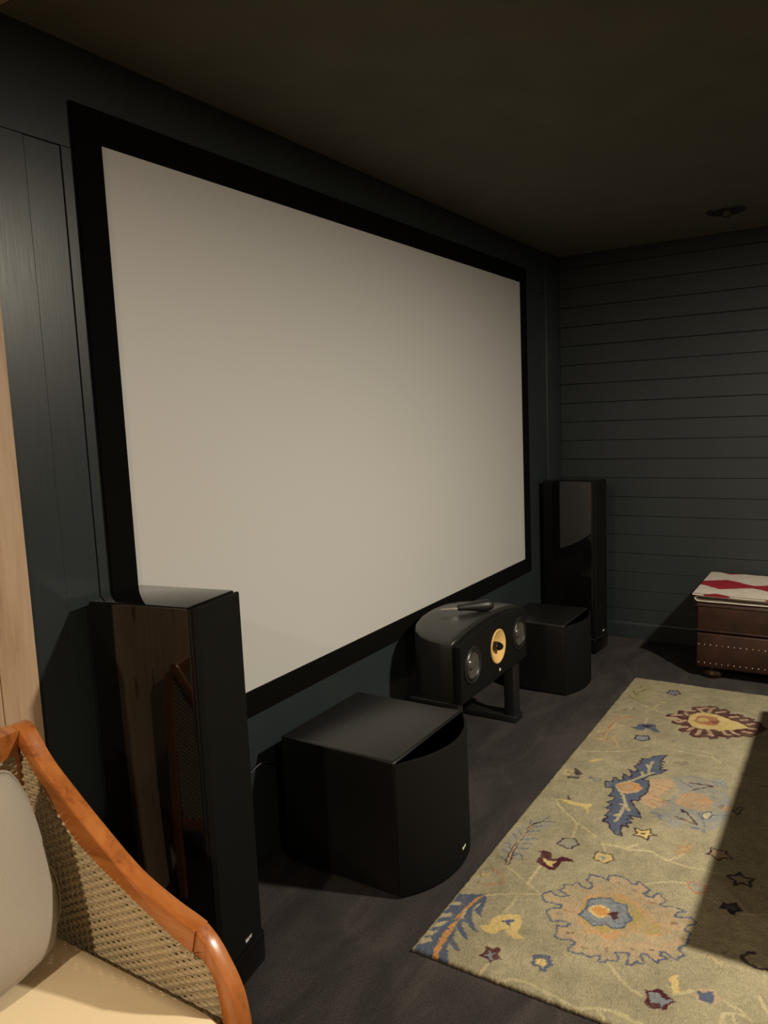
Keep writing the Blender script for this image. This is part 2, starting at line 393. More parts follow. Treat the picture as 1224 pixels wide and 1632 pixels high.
def woofer(x):
    bm = bmesh.new(); add_lathe(bm, [(.076, .000), (.076, .005), (.070, .008), (.066, .005)], (x, -.008, .137), 'y', 40, False)
    wf_ = obj('woofer', bm, BLACKM, cs); wf_['label'] = 'grey woofer in a black ring'
    bm = bmesh.new(); add_lathe(bm, [(.0665, .004), (.062, .009), (.056, .008), (.052, .004)], (x, -.0085, .137), 'y', 40, False); obj('surround', bm, RUBBER, wf_)
    bm = bmesh.new(); add_lathe(bm, [(.0525, .0045), (.036, -.004), (.024, -.006), (.020, .000), (.011, .005), (0, .007)], (x, -.0085, .137), 'y', 40, False); obj('cone', bm, CONE, wf_)
woofer(-.240); woofer(.247)
bm = bmesh.new(); add_lathe(bm, [(.074, .000), (.074, .004), (.071, .006), (.067, .004)], (.014, -.008, .142), 'y', 40, False)
md = obj('midrange', bm, KEVLAR, cs); md['label'] = 'yellow woven midrange driver'
bm = bmesh.new(); add_lathe(bm, [(.0675, .005), (.062, .003), (.040, -.009), (.018, -.018), (0, -.019)], (.014, -.008, .142), 'y', 40, False); obj('cone', bm, KEVLAR, md)
bm = bmesh.new(); add_lathe(bm, [(.019, -.020), (.020, -.002), (.017, .010), (.010, .021), (0, .026)], (.014, -.008, .142), 'y', 20); obj('phase_plug', bm, GLOSS, md)
bm = bmesh.new(); add_lathe(bm, [(.007, 0), (.007, .001), (0, .0015)], (.030, -.008, .034), 'y', 16); obj('badge', bm, BADGE, cs)
TX, TY, TZ, TA = 1.540, -.175, .5785, math.radians(-47)
# hand tool lying on top of the centre speaker
ht = thing('hand_tool', (TX, TY, TZ), 'black tapered tool handle with a short grey blade lying on the centre speaker', 'tool', TA)
def place_tool():
    bm = bmesh.new()
    prof = [(.012, -.002), (.0150, .004), (.016, .03), (.021, .06), (.0265, .10), (.0275, .128), (.024, .148), (.014, .158), (.0, .161)]
    add_lathe(bm, prof, sides=20); bmesh.ops.rotate(bm, verts=bm.verts[:], cent=(0, 0, 0), matrix=Matrix.Rotation(math.pi/2, 3, 'Y'))
    for v in bm.verts: v.co.z = v.co.z*.92+.0253
    obj('handle', bm, BLACKM, ht)
    bm = bmesh.new(); add_box(bm, -.078, .004, -.008, .008, .020, .026, bev=.001); obj('blade', bm, CHROME, ht)
place_tool()

# ------------------------------------------------------------------ speaker cable behind the near subwoofer
bm = bmesh.new()
pts = [(.03, -.012, .26), (.07, -.006, .30), (.16, -.002, .312), (.27, -.002, .305), (.36, -.004, .318), (.43, -.012, .335), (.50, -.045, .30), (.52, -.064, .26)]
def spline(pts, n=6):
    P = [Vector(p) for p in pts]; P = [P[0]]+P+[P[-1]]; r = []
    for i in range(1, len(P)-2):
        for j in range(n):
            t = j/n; a, b, c, d = P[i-1:i+3]
            r.append(.5*((2*b)+(c-a)*t+(2*a-5*b+4*c-d)*t*t+(3*b-a-3*c+d)*t**3))
    return r+[P[-2]]
add_tube(bm, spline(pts), .0035, 6)
tag(obj('speaker_cable', bm, RUBBER, None), 'thin black speaker cable running behind the large subwoofer', 'cable')

# ------------------------------------------------------------------ rug
RUG=[(1,5,80,7,[571,-731,615,-788,644,-848]),(1,5,80,7,[528,-808,562,-813,616,-810]),(1,5,80,7,[309,-850,288,-849,270,-847]),(1,5,80,7,[1184,-735,1144,-773,1091,-834,1061,-879,1030,-920]),(1,5,80,7,[1091,-834,1049,-844,995,-852]),(1,5,80,7,[739,-722,700,-793]),(1,5,80,7,[783,-815,710,-813]),(1,5,80,7,[1208,-717,1158,-756,1119,-802]),(1,5,80,7,[1640,-682,1676,-737,1719,-823,1775,-883]),(1,5,80,7,[1209,-705,1215,-731]),(1,5,80,7,[2272,-772,2226,-833,2203,-893]),(1,5,80,7,[2226,-833,2305,-840]),(1,5,80,7,[2048,-840,2123,-832]),(1,5,80,7,[2094,-679,2119,-761]),(1,5,80,7,[1015,-948,964,-968]),(1,5,80,7,[1009,-963,1008,-1026,1031,-1103]),(1,5,80,7,[1008,-1026,1049,-1052]),(1,5,80,7,[685,-813,657,-862]),(1,5,80,7,[787,-817,690,-817]),(1,5,80,7,[633,-833,654,-873]),(1,5,80,7,[459,-1123,445,-1136,428,-1158]),(1,5,80,7,[456,-1124,428,-1154,401,-1191,391,-1222]),(1,5,80,7,[846,-1123,870,-1150,900,-1202,904,-1228]),(1,5,80,7,[1001,-1031,1031,-1096,1002,-1152,994,-1202,1001,-1274,1002,-1338]),(1,5,80,7,[1002,-1152,1032,-1180,1063,-1192]),(1,5,80,7,[1014,-1028,1046,-1053]),(1,5,80,7,[433,-1289,464,-1327]),(1,5,80,7,[468,-1394,457,-1428,433,-1460]),(1,5,80,7,[303,-1152,309,-1176,302,-1216,303,-1250]),(1,5,80,7,[388,-1403,424,-1402,440,-1430,437,-1442]),(1,5,80,7,[432,-1420,406,-1427]),(1,5,80,7,[521,-1467,478,-1490]),(1,5,80,7,[269,-898,292,-932,299,-962,292,-1009,284,-1062,275,-1102,299,-1142,310,-1174,309,-1210]),(1,5,80,7,[295,-1015,266,-1038]),(1,5,80,7,[297,-1142,266,-1172]),(1,5,80,7,[1866,-1095,1853,-1152]),(1,5,80,7,[1825,-984,1822,-1072,1827,-1156]),(1,5,80,7,[1827,-1156,1791,-1192]),(1,5,80,7,[438,-1297,465,-1326]),(1,5,80,7,[1000,-965,1009,-1007,1043,-1046]),(1,5,80,7,[866,-1292,847,-1329]),(1,5,80,7,[830,-1394,862,-1453]),(0,1,100,0,[541,-656,575,-718,560,-738,525,-744,496,-748,476,-759,480,-744,494,-726,496,-719,458,-736,430,-758,413,-776,415,-758,431,-733,431,-719,413,-726,395,-748,369,-770,370,-755,389,-727,384,-718,357,-730,337,-753,318,-769,318,-752,332,-728,315,-730,289,-748,262,-763,258,-736,258,-655,286,-656]),(0,5,80,0,[497,-651,511,-677,496,-681,484,-657]),(0,5,80,0,[439,-653,450,-677,436,-681,416,-658]),(0,5,80,0,[396,-659,416,-681,386,-677,372,-659]),(0,5,80,0,[355,-657,367,-678,337,-671,328,-655]),(0,5,80,0,[314,-655,332,-671,320,-684,291,-661]),(0,6,100,0,[571,-723,557,-711,508,-701,447,-695,396,-695,348,-697,299,-701,266,-711,270,-726,312,-716,361,-712,428,-708,496,-710,544,-717]),(1,1,90,5,[441,-704,410,-694,386,-677]),(1,1,90,5,[388,-699,359,-682]),(1,1,90,5,[488,-675,452,-666,447,-649]),(1,5,90,5,[484,-706,445,-712]),(1,5,90,5,[528,-728,499,-725]),(1,5,60,5,[417,-697,366,-748]),(0,4,100,0,[439,-771,455,-790,481,-788,506,-796,527,-825,535,-849,508,-866,481,-871,463,-872,452,-888,447,-904,435,-878,436,-858,455,-839,458,-829,434,-824,423,-808,426,-787]),(0,1,100,0,[479,-803,509,-844,500,-845,490,-837,473,-847,480,-832,487,-826]),(0,3,100,0,[370,-819,372,-839,384,-856,359,-860,344,-878,335,-861,317,-855,328,-841,327,-818,347,-827]),(0,9,100,0,[365,-834,354,-844,358,-855,346,-852,323,-859,335,-845,338,-829,349,-838]),(0,4,70,0,[668,-667,681,-692,660,-698,652,-677]),(1,2,60,4,[676,-659,712,-685,695,-696]),(1,2,55,4,[615,-681,654,-676,671,-662]),(1,10,55,9,[620,-685,624,-714,652,-745,685,-735,703,-699,709,-686]),(0,9,35,0,[818,-659,936,-666,1034,-684,1096,-735,1059,-772,981,-751,855,-753,797,-755,747,-715]),(1,1,75,4,[901,-710,924,-736,934,-762]),(1,1,75,4,[951,-706,969,-722,981,-746]),(1,1,75,4,[847,-715,860,-745]),(1,1,75,4,[819,-714,816,-747,795,-752]),(1,1,75,4,[1043,-728,1090,-738]),(1,1,75,4,[1043,-728,1062,-771]),(1,1,75,4,[1031,-692,1010,-697]),(1,1,75,4,[920,-672,898,-691]),(1,1,75,4,[824,-670,812,-694]),(1,1,75,4,[782,-682,766,-707]),(1,1,75,4,[846,-690,829,-703]),(1,1,75,4,[950,-680,927,-699]),(1,1,75,4,[997,-718,1014,-739]),(1,1,75,4,[798,-713,822,-735]),(1,1,75,4,[880,-718,894,-745]),(1,1,75,4,[861,-670,858,-688]),(1,2,90,6,[747,-715,806,-705,864,-700,911,-706,965,-701,1008,-707,1038,-725]),(1,2,90,5,[747,-726,811,-714,885,-703,930,-705,970,-705,1005,-715]),(1,7,90,3,[749,-720,811,-709,874,-702,921,-705,968,-703,1007,-711]),(0,3,100,0,[862,-778,874,-794,876,-815,865,-828,843,-831,843,-842,866,-858,871,-878,860,-901,853,-899,851,-879,839,-868,816,-867,793,-866,781,-849,786,-832,794,-814,803,-799,823,-793,841,-800,860,-790]),(0,4,100,0,[825,-809,833,-812,824,-828,836,-851,821,-850,812,-844,799,-856,798,-843,803,-832]),(0,9,35,0,[930,-819,972,-828,987,-861,969,-876,959,-887,939,-871,924,-872,919,-856,926,-841]),(1,2,95,4,[930,-819,972,-828,987,-861,969,-876,959,-887,939,-871,924,-872,919,-856,926,-841,930,-819]),(0,4,90,0,[1219,-729,1228,-760,1223,-802,1238,-845,1219,-848,1206,-837,1176,-853,1162,-851,1193,-835,1204,-814,1201,-781]),(1,2,70,7,[1262,-749,1233,-759]),(0,4,80,0,[1567,-725,1602,-745,1622,-776,1599,-773,1570,-748]),(0,2,85,0,[1476,-699,1487,-704,1472,-722,1452,-745,1433,-731,1431,-719]),(0,2,80,0,[1403,-693,1428,-736,1405,-743,1387,-700]),(1,4,80,5,[1418,-677,1461,-676,1454,-701,1420,-696,1418,-677]),(1,2,60,4,[1444,-681,1435,-704]),(1,1,80,4,[1435,-772,1423,-792,1412,-802,1429,-819,1443,-818,1441,-806,1439,-787,1435,-772]),(0,7,35,0,[1437,-746,1432,-767,1392,-776,1404,-756]),(0,7,85,0,[1519,-977,1559,-1056,1499,-1068,1400,-1040,1358,-1089,1322,-1068,1306,-1038,1332,-986,1374,-988,1422,-1000]),(0,9,62,0,[1580,-1048,1621,-1109,1645,-1232,1488,-1276,1368,-1282,1299,-1268,1219,-1229,1234,-1200,1194,-1110,1275,-1040,1384,-1074,1476,-1099]),(1,9,60,6,[1585,-1059,1541,-1120]),(1,1,60,6,[1621,-1109,1607,-1157,1612,-1222]),(1,9,60,6,[1542,-1175,1549,-1225,1508,-1266]),(1,1,60,6,[1504,-1189,1480,-1228]),(1,9,60,6,[1442,-1220,1486,-1255]),(1,1,60,6,[1343,-1188,1274,-1220,1218,-1226]),(1,9,60,6,[1299,-1209,1325,-1258]),(1,1,60,6,[1348,-1228,1374,-1278]),(1,9,60,6,[1305,-1083,1251,-1116,1196,-1113]),(1,1,60,6,[1275,-1040,1266,-1085]),(1,9,60,6,[1328,-1111,1276,-1104,1246,-1137]),(1,1,60,6,[1244,-1161,1237,-1206]),(1,9,60,6,[1381,-1229,1346,-1268]),(1,1,60,6,[1559,-1083,1516,-1143]),(1,9,60,6,[1575,-1133,1562,-1179,1584,-1241]),(1,1,60,6,[1350,-1041,1387,-1080]),(1,9,60,6,[1293,-1256,1259,-1248]),(1,1,60,6,[1266,-1071,1234,-1085]),(0,6,62,0,[1432,-1100,1472,-1118,1497,-1175,1456,-1214,1409,-1221,1364,-1212,1359,-1171,1369,-1127,1374,-1105]),(0,7,70,0,[1390,-1102,1407,-1120,1367,-1124,1361,-1111]),(1,10,50,5,[1458,-1117,1434,-1172,1468,-1187]),(1,10,45,5,[1366,-1152,1411,-1176,1405,-1212]),(1,10,70,5,[1490,-1008,1483,-1078]),(1,10,70,5,[1435,-1026,1418,-1073]),(1,10,70,5,[1350,-1008,1368,-1030,1365,-1076]),(1,10,70,5,[1344,-1009,1328,-1056]),(1,10,70,5,[1501,-985,1548,-1049]),(1,10,70,5,[1467,-1004,1444,-1071]),(1,10,70,5,[1368,-989,1412,-1008,1442,-1013]),(1,10,70,5,[1399,-1023,1376,-1071]),(1,2,90,5,[1284,-1119,1285,-1129,1266,-1196,1331,-1148]),(1,7,90,4,[1277,-1124,1268,-1191]),(1,2,90,4,[1275,-1121,1261,-1195]),(1,3,90,5,[1560,-1120,1572,-1199,1504,-1138]),(1,2,90,12,[1336,-1135,1327,-1140]),(1,2,90,6,[1268,-1194,1303,-1171]),(0,5,80,0,[1350,-1200,1378,-1223,1350,-1231,1314,-1223,1313,-1206]),(1,1,95,4,[1350,-1200,1378,-1223,1350,-1231,1314,-1223,1313,-1206,1350,-1200]),(0,3,40,0,[1425,-1236,1447,-1254,1431,-1263,1401,-1253]),(0,6,60,0,[1435,-1255,1439,-1279,1405,-1277,1405,-1260]),(0,1,100,0,[1764,-995,1754,-975,1735,-953,1697,-936,1690,-907,1680,-919,1658,-908,1652,-921,1628,-907,1627,-920,1612,-899,1582,-919,1560,-921,1571,-888,1545,-907,1503,-915,1524,-881,1472,-892,1459,-881,1483,-861,1462,-857,1441,-861,1432,-836,1385,-851,1395,-879,1362,-883,1325,-878,1330,-902,1302,-901,1277,-886,1271,-907,1233,-891,1230,-915,1183,-905,1174,-918,1139,-910,1139,-928,1108,-944,1081,-969,1075,-995,1104,-981,1142,-975,1138,-999,1160,-985,1175,-1002,1187,-980,1198,-999,1219,-980,1219,-1022,1257,-1004,1310,-968,1331,-958,1338,-984,1372,-984,1416,-997,1460,-991,1512,-979,1505,-956,1548,-974,1584,-1008,1630,-1022,1624,-994,1645,-1003,1653,-987,1670,-998,1679,-983,1696,-1001,1700,-983,1736,-988]),(1,2,95,5,[1764,-995,1754,-975,1735,-953,1697,-936,1690,-907,1680,-919,1658,-908,1652,-921,1628,-907,1627,-920,1612,-899,1582,-919,1560,-921,1571,-888,1545,-907,1503,-915,1524,-881,1472,-892,1459,-881,1483,-861,1462,-857,1441,-861,1432,-836,1385,-851,1395,-879,1362,-883,1325,-878,1330,-902,1302,-901,1277,-886,1271,-907,1233,-891,1230,-915,1183,-905,1174,-918,1139,-910,1139,-928,1108,-944,1081,-969,1075,-995,1104,-981,1142,-975,1138,-999,1160,-985,1175,-1002,1187,-980,1198,-999,1219,-980,1219,-1022,1257,-1004,1310,-968,1331,-958,1338,-984,1372,-984,1416,-997,1460,-991,1512,-979,1505,-956,1548,-974,1584,-1008,1630,-1022,1624,-994,1645,-1003,1653,-987,1670,-998,1679,-983,1696,-1001,1700,-983,1736,-988,1764,-995]),(1,5,85,9,[1426,-881,1481,-925,1532,-950,1563,-967,1618,-957,1674,-957]),(1,5,85,9,[1413,-884,1349,-926,1288,-952,1160,-950]),(1,5,85,9,[1288,-952,1252,-971]),(1,5,85,9,[1285,-934,1287,-951]),(1,5,85,9,[1563,-967,1582,-981]),(1,5,85,9,[1642,-942,1618,-957]),(1,5,85,9,[1569,-941,1537,-953]),(1,5,85,9,[1197,-937,1217,-952]),(0,9,60,0,[1427,-840,1435,-863,1405,-868,1392,-852]),(0,7,100,0,[1424,-886,1473,-924,1469,-952,1437,-974,1401,-966,1374,-940,1369,-918]),(1,6,90,8,[1423,-891,1462,-924,1438,-948,1404,-945,1393,-917,1417,-893]),(0,6,75,0,[1453,-935,1466,-953,1436,-973,1409,-961]),(0,4,100,0,[1142,-1019,1147,-1028,1141,-1039,1150,-1057,1161,-1067,1146,-1072,1135,-1072,1130,-1095,1121,-1072,1090,-1074,1098,-1056,1103,-1044,1098,-1024,1117,-1033]),(1,2,95,5,[1142,-1019,1147,-1028,1141,-1039,1150,-1057,1161,-1067,1146,-1072,1135,-1072,1130,-1095,1121,-1072,1090,-1074,1098,-1056,1103,-1044,1098,-1024,1117,-1033,1142,-1019]),(0,11,100,0,[1125,-1042,1130,-1057,1118,-1057,1115,-1046]),(0,3,38,0,[1701,-1027,1732,-1031,1732,-1056,1746,-1075,1714,-1093,1708,-1073,1690,-1070,1705,-1051]),(0,6,42,0,[1100,-1150,1107,-1177,1124,-1184,1132,-1211,1099,-1201,1078,-1212,1058,-1187,1055,-1169,1082,-1169]),(1,4,60,5,[1088,-1181,1095,-1193]),(0,7,90,0,[1095,-1251,1113,-1265,1141,-1261,1134,-1280,1141,-1307,1121,-1307,1108,-1326,1095,-1302,1076,-1295,1082,-1282,1099,-1270]),(1,2,95,5,[1095,-1251,1113,-1265,1141,-1261,1134,-1280,1141,-1307,1121,-1307,1108,-1326,1095,-1302,1076,-1295,1082,-1282,1099,-1270,1095,-1251]),(1,2,80,5,[1411,-1288,1452,-1304,1451,-1318,1423,-1311,1394,-1308,1411,-1288]),(0,7,70,0,[1738,-1173,1753,-1194,1739,-1215,1731,-1190]),(0,3,40,0,[1736,-1260,1738,-1282,1726,-1317,1705,-1275]),(0,3,40,0,[1646,-1343,1679,-1373,1653,-1376]),(0,3,88,0,[2189,-898,2213,-911,2217,-945,2260,-935,2280,-963,2283,-995,2333,-984,2354,-1014,2370,-1035,2390,-1060,2389,-1087,2361,-1107,2381,-1123,2359,-1151,2324,-1154,2338,-1182,2343,-1204,2317,-1211,2312,-1259,2281,-1255,2284,-1284,2237,-1300,2215,-1321,2163,-1300,2123,-1284,2091,-1270,2086,-1239,2064,-1215,2060,-1197,2028,-1184,2047,-1171,2042,-1151,2015,-1148,2001,-1118,2015,-1105,1995,-1076,1993,-1051,2009,-1030,2041,-1032,2021,-1002,2038,-982,2060,-984,2077,-1007,2094,-985,2106,-940,2143,-937,2154,-969,2175,-942,2165,-909]),(1,7,88,13,[2161,-913,2175,-942,2156,-969]),(1,7,88,13,[2196,-926,2219,-960]),(1,7,88,13,[2147,-936,2131,-970,2164,-990]),(1,7,88,13,[2329,-1015,2293,-1040]),(1,7,88,13,[2307,-1069,2354,-1067,2366,-1079]),(1,7,88,13,[2315,-1098,2342,-1129]),(1,7,88,13,[2286,-1159,2305,-1187]),(1,7,88,13,[2269,-1206,2286,-1229]),(1,7,88,13,[2190,-1248,2193,-1276]),(1,7,88,13,[2024,-1061,2037,-1066,2079,-1066]),(1,7,88,13,[2094,-1096,2044,-1122,2047,-1107]),(1,7,88,13,[2112,-1155,2078,-1170,2079,-1184]),(1,7,88,13,[2129,-1188,2104,-1202,2101,-1217]),(1,7,88,13,[2140,-1233,2143,-1261]),(1,7,88,13,[2057,-1021,2091,-1034]),(1,7,88,13,[2079,-976,2089,-1008]),(1,7,88,13,[2275,-965,2294,-1005]),(1,7,88,13,[2336,-1029,2358,-1049]),(1,7,88,13,[2229,-1240,2250,-1259]),(1,7,88,13,[2249,-974,2231,-985]),(0,4,100,0,[2152,-1002,2231,-997,2279,-1023,2294,-1056,2291,-1098,2270,-1139,2254,-1164,2239,-1202,2194,-1246,2168,-1226,2140,-1190,2125,-1160,2099,-1139,2115,-1118,2097,-1092,2096,-1055,2109,-1027]),(0,10,90,0,[2170,-1025,2241,-1030,2253,-1066,2255,-1108,2209,-1129,2159,-1119,2146,-1091,2148,-1050]),(0,4,80,0,[2184,-1032,2224,-1044,2227,-1074,2192,-1084,2172,-1053]),(0,3,60,0,[2194,-1087,2237,-1107,2210,-1131,2176,-1112]),(0,8,30,0,[2211,-1133,2217,-1169,2184,-1159]),(0,2,80,0,[2480,-843,2514,-857,2512,-874,2495,-903,2462,-884,2469,-862]),(0,9,100,0,[2476,-843,2522,-852,2512,-868,2530,-883,2488,-906,2479,-886,2454,-883,2468,-863]),(1,2,95,6,[2476,-843,2522,-852,2512,-868,2530,-883,2488,-906,2479,-886,2454,-883,2468,-863,2476,-843]),(0,9,100,0,[1866,-837,1906,-837,1908,-860,1922,-879,1883,-898,1876,-884,1860,-878,1859,-859]),(1,2,95,6,[1866,-837,1906,-837,1908,-860,1922,-879,1883,-898,1876,-884,1860,-878,1859,-859,1866,-837]),(0,1,100,0,[1977,-793,1996,-812,2024,-812,2045,-834,2058,-881,2017,-893,1979,-921,1977,-889,1999,-858,1971,-848,1966,-829]),(0,2,100,0,[2022,-826,2042,-878,2005,-860]),(0,7,38,0,[2099,-677,2109,-763,2012,-787,1961,-760,1826,-783,1742,-805,1762,-725,1797,-671]),(1,10,65,9,[2100,-765,2061,-726,1985,-712,1898,-709,1846,-714,1804,-739]),(1,10,50,6,[1985,-712,1901,-695]),(1,5,60,7,[2041,-725,1971,-723,1865,-715,1816,-726]),(1,4,55,9,[1983,-747,1970,-798]),(1,4,55,9,[1920,-754,1935,-804]),(1,4,55,9,[1866,-755,1846,-787]),(1,4,55,9,[1846,-751,1750,-803]),(1,4,55,9,[1918,-711,1873,-676]),(1,4,55,9,[1802,-717,1795,-675]),(0,8,40,0,[2365,-683,2550,-690,2528,-749,2461,-787,2315,-769,2299,-737]),(1,11,65,6,[2379,-713,2433,-726,2517,-752]),(1,11,65,6,[2386,-715,2401,-745]),(1,11,65,6,[2348,-695,2330,-729,2304,-747]),(1,11,65,6,[2485,-710,2523,-712]),(1,11,65,6,[2438,-687,2392,-714]),(1,2,70,6,[2167,-709,2187,-729,2196,-770]),(1,5,90,6,[2225,-719,2193,-742]),(1,2,60,5,[2165,-749,2218,-750]),(0,4,60,0,[2346,-834,2351,-869,2333,-866,2327,-842]),(1,1,45,5,[1926,-968,1920,-991,1902,-988]),(1,1,55,5,[1921,-967,1919,-993,1900,-986]),(1,2,45,6,[2453,-969,2465,-1007]),(0,4,75,0,[907,-948,946,-948,950,-967,955,-995,938,-1001,927,-1010,911,-997,896,-987,899,-968]),(1,11,95,4,[907,-948,946,-948,950,-967,955,-995,938,-1001,927,-1010,911,-997,896,-987,899,-968,907,-948]),(0,9,100,0,[927,-960,930,-985,907,-979]),(0,7,72,0,[655,-872,679,-886,671,-898,668,-918,682,-944,690,-929,695,-905,713,-918,733,-913,736,-935,758,-944,747,-960,742,-983,758,-991,776,-982,783,-962,795,-969,815,-967,822,-997,812,-1022,836,-1018,850,-1033,849,-1058,843,-1075,829,-1087,831,-1102,851,-1101,846,-1115,833,-1126,823,-1144,809,-1139,796,-1129,787,-1142,793,-1158,816,-1162,820,-1174,806,-1182,795,-1196,780,-1190,766,-1181,764,-1198,777,-1222,767,-1252,755,-1231,733,-1229,734,-1247,751,-1271,734,-1287,708,-1270,686,-1267,682,-1281,653,-1280,624,-1283,617,-1269,600,-1267,584,-1286,569,-1272,558,-1271,561,-1256,570,-1246,572,-1230,554,-1232,552,-1247,536,-1231,522,-1230,532,-1217,542,-1202,538,-1187,524,-1189,506,-1203,501,-1197,503,-1184,485,-1176,481,-1164,499,-1163,524,-1156,518,-1138,510,-1126,496,-1137,477,-1140,473,-1117,460,-1113,456,-1098,478,-1095,459,-1068,467,-1049,457,-1036,457,-1016,477,-1018,497,-1023,504,-1009,490,-988,497,-966,513,-966,538,-957,547,-983,568,-985,566,-962,548,-939,569,-922,584,-911,607,-915,618,-941,633,-939,630,-919,627,-892,639,-880]),(1,1,95,5,[655,-872,679,-886,671,-898,668,-918,682,-944,690,-929,695,-905,713,-918,733,-913,736,-935,758,-944,747,-960,742,-983,758,-991,776,-982,783,-962,795,-969,815,-967,822,-997,812,-1022,836,-1018,850,-1033,849,-1058,843,-1075,829,-1087,831,-1102,851,-1101,846,-1115,833,-1126,823,-1144,809,-1139,796,-1129,787,-1142,793,-1158,816,-1162,820,-1174,806,-1182,795,-1196,780,-1190,766,-1181,764,-1198,777,-1222,767,-1252,755,-1231,733,-1229,734,-1247,751,-1271,734,-1287,708,-1270,686,-1267,682,-1281,653,-1280,624,-1283,617,-1269,600,-1267,584,-1286,569,-1272,558,-1271,561,-1256,570,-1246,572,-1230,554,-1232,552,-1247,536,-1231,522,-1230,532,-1217,542,-1202,538,-1187,524,-1189,506,-1203,501,-1197,503,-1184,485,-1176,481,-1164,499,-1163,524,-1156,518,-1138,510,-1126,496,-1137,477,-1140,473,-1117,460,-1113,456,-1098,478,-1095,459,-1068,467,-1049,457,-1036,457,-1016,477,-1018,497,-1023,504,-1009,490,-988,497,-966,513,-966,538,-957,547,-983,568,-985,566,-962,548,-939,569,-922,584,-911,607,-915,618,-941,633,-939,630,-919,627,-892,639,-880,655,-872]),(0,6,50,0,[579,-996,635,-987,706,-989,747,-1025,766,-1080,750,-1122,741,-1131,703,-1174,660,-1234,633,-1221,602,-1149,567,-1113,551,-1104,549,-1032]),(0,8,70,0,[619,-995,687,-994,727,-1019,746,-1064,731,-1115,727,-1120,694,-1157,674,-1199,648,-1218,621,-1183,617,-1147,588,-1093,572,-1092,576,-1046,588,-1014]),(0,9,100,0,[614,-996,650,-1006,691,-998,718,-1027,726,-1052,717,-1069,720,-1101,687,-1112,662,-1132,641,-1121,615,-1117,600,-1090,610,-1076,587,-1043,603,-1023]),(1,1,95,5,[614,-996,650,-1006,691,-998,718,-1027,726,-1052,717,-1069,720,-1101,687,-1112,662,-1132,641,-1121,615,-1117,600,-1090,610,-1076,587,-1043,603,-1023,614,-996]),(1,1,45,6,[637,-1010,674,-1010,699,-1027,709,-1066]),(1,1,45,6,[616,-1019,604,-1043,620,-1073]),(1,1,45,6,[628,-1088,630,-1110,660,-1119]),(1,1,45,6,[701,-1080,680,-1108]),(1,1,45,6,[681,-1091,655,-1109]),(0,4,100,0,[649,-1012,671,-1014,686,-1043,677,-1066,649,-1071,627,-1054,632,-1029]),(0,6,100,0,[654,-1017,664,-1025,681,-1032,671,-1044,681,-1053,666,-1063,662,-1070,643,-1064,650,-1053,635,-1049,644,-1032]),(0,10,70,0,[660,-1033,662,-1047,650,-1044]),(0,3,100,0,[655,-1066,672,-1076,678,-1090,661,-1087,654,-1098,638,-1087,648,-1077]),(1,3,55,7,[589,-936,596,-952]),(1,3,55,7,[523,-992,533,-1005]),(1,3,55,7,[487,-1046,490,-1056]),(1,3,55,7,[516,-1100,497,-1105]),(1,3,55,7,[814,-1049,817,-1054]),(1,3,55,7,[544,-1159,543,-1165]),(1,3,55,7,[766,-1159,766,-1169]),(1,3,55,7,[700,-1230,707,-1240]),(1,3,55,7,[651,-1260,653,-1280]),(1,3,55,7,[564,-1201,565,-1210]),(1,3,55,7,[545,-1158,543,-1163]),(1,3,55,7,[798,-1098,802,-1106]),(1,10,45,6,[711,-1157,731,-1186,731,-1210]),(1,10,45,6,[688,-1186,692,-1232]),(1,10,45,6,[761,-1141,765,-1174]),(1,10,45,6,[587,-1180,581,-1197]),(1,10,45,6,[616,-951,618,-974]),(1,10,45,6,[654,-932,657,-968]),(1,10,45,6,[657,-1235,652,-1262]),(1,10,45,6,[595,-988,572,-1003]),(1,10,45,6,[557,-1029,544,-1039]),(0,5,50,0,[702,-1266,719,-1281,696,-1285,690,-1273]),(0,1,100,0,[370,-945,381,-950,395,-939,411,-960,416,-981,398,-992,389,-1003,373,-993,354,-992,351,-977,363,-967,360,-954]),(0,4,100,0,[387,-952,396,-965,397,-978,388,-986,377,-981,360,-981,372,-972,373,-957]),(0,9,45,0,[907,-1234,925,-1244,919,-1280,892,-1288,866,-1264,886,-1242]),(1,10,95,4,[907,-1234,925,-1244,919,-1280,892,-1288,866,-1264,886,-1242,907,-1234]),(1,1,60,4,[909,-1250,913,-1269]),(1,2,90,7,[1003,-1328,1014,-1349,1036,-1359,1016,-1371,1021,-1399,1000,-1389,975,-1396,981,-1372,961,-1353,984,-1353,1003,-1328]),(0,2,100,0,[824,-1330,863,-1336,859,-1352,878,-1370,854,-1385,847,-1394,834,-1376,814,-1376,812,-1361,831,-1353]),(0,9,40,0,[841,-1345,861,-1366,849,-1377,834,-1364]),(0,3,100,0,[412,-1224,419,-1238,434,-1254,425,-1272,417,-1283,408,-1299,393,-1285,368,-1284,368,-1266,361,-1249,369,-1232,392,-1235]),(0,9,100,0,[410,-1234,418,-1258,404,-1273,412,-1293,394,-1279,374,-1273,387,-1265,377,-1248]),(0,4,100,0,[480,-1267,504,-1282,443,-1300,433,-1289]),(0,7,75,0,[447,-1330,476,-1331,495,-1371,468,-1394,440,-1371,439,-1341]),(0,1,100,0,[474,-1333,470,-1348,485,-1370,459,-1377,439,-1368,446,-1346]),(1,2,90,8,[679,-1439,675,-1429,650,-1411,630,-1426,622,-1455,630,-1475]),(1,2,45,7,[655,-1339,689,-1359,665,-1381,640,-1370]),(0,4,40,0,[607,-1327,619,-1348,587,-1374,589,-1367,604,-1351]),(0,5,50,0,[599,-1355,605,-1377,587,-1373])]
PAL = [(172,155,114),(94,99,108),(58,42,50),(84,36,40),(222,188,114),(204,182,130),(212,146,76),(202,164,118),(168,152,82),(142,141,132),(186,120,78),(96,78,54)]
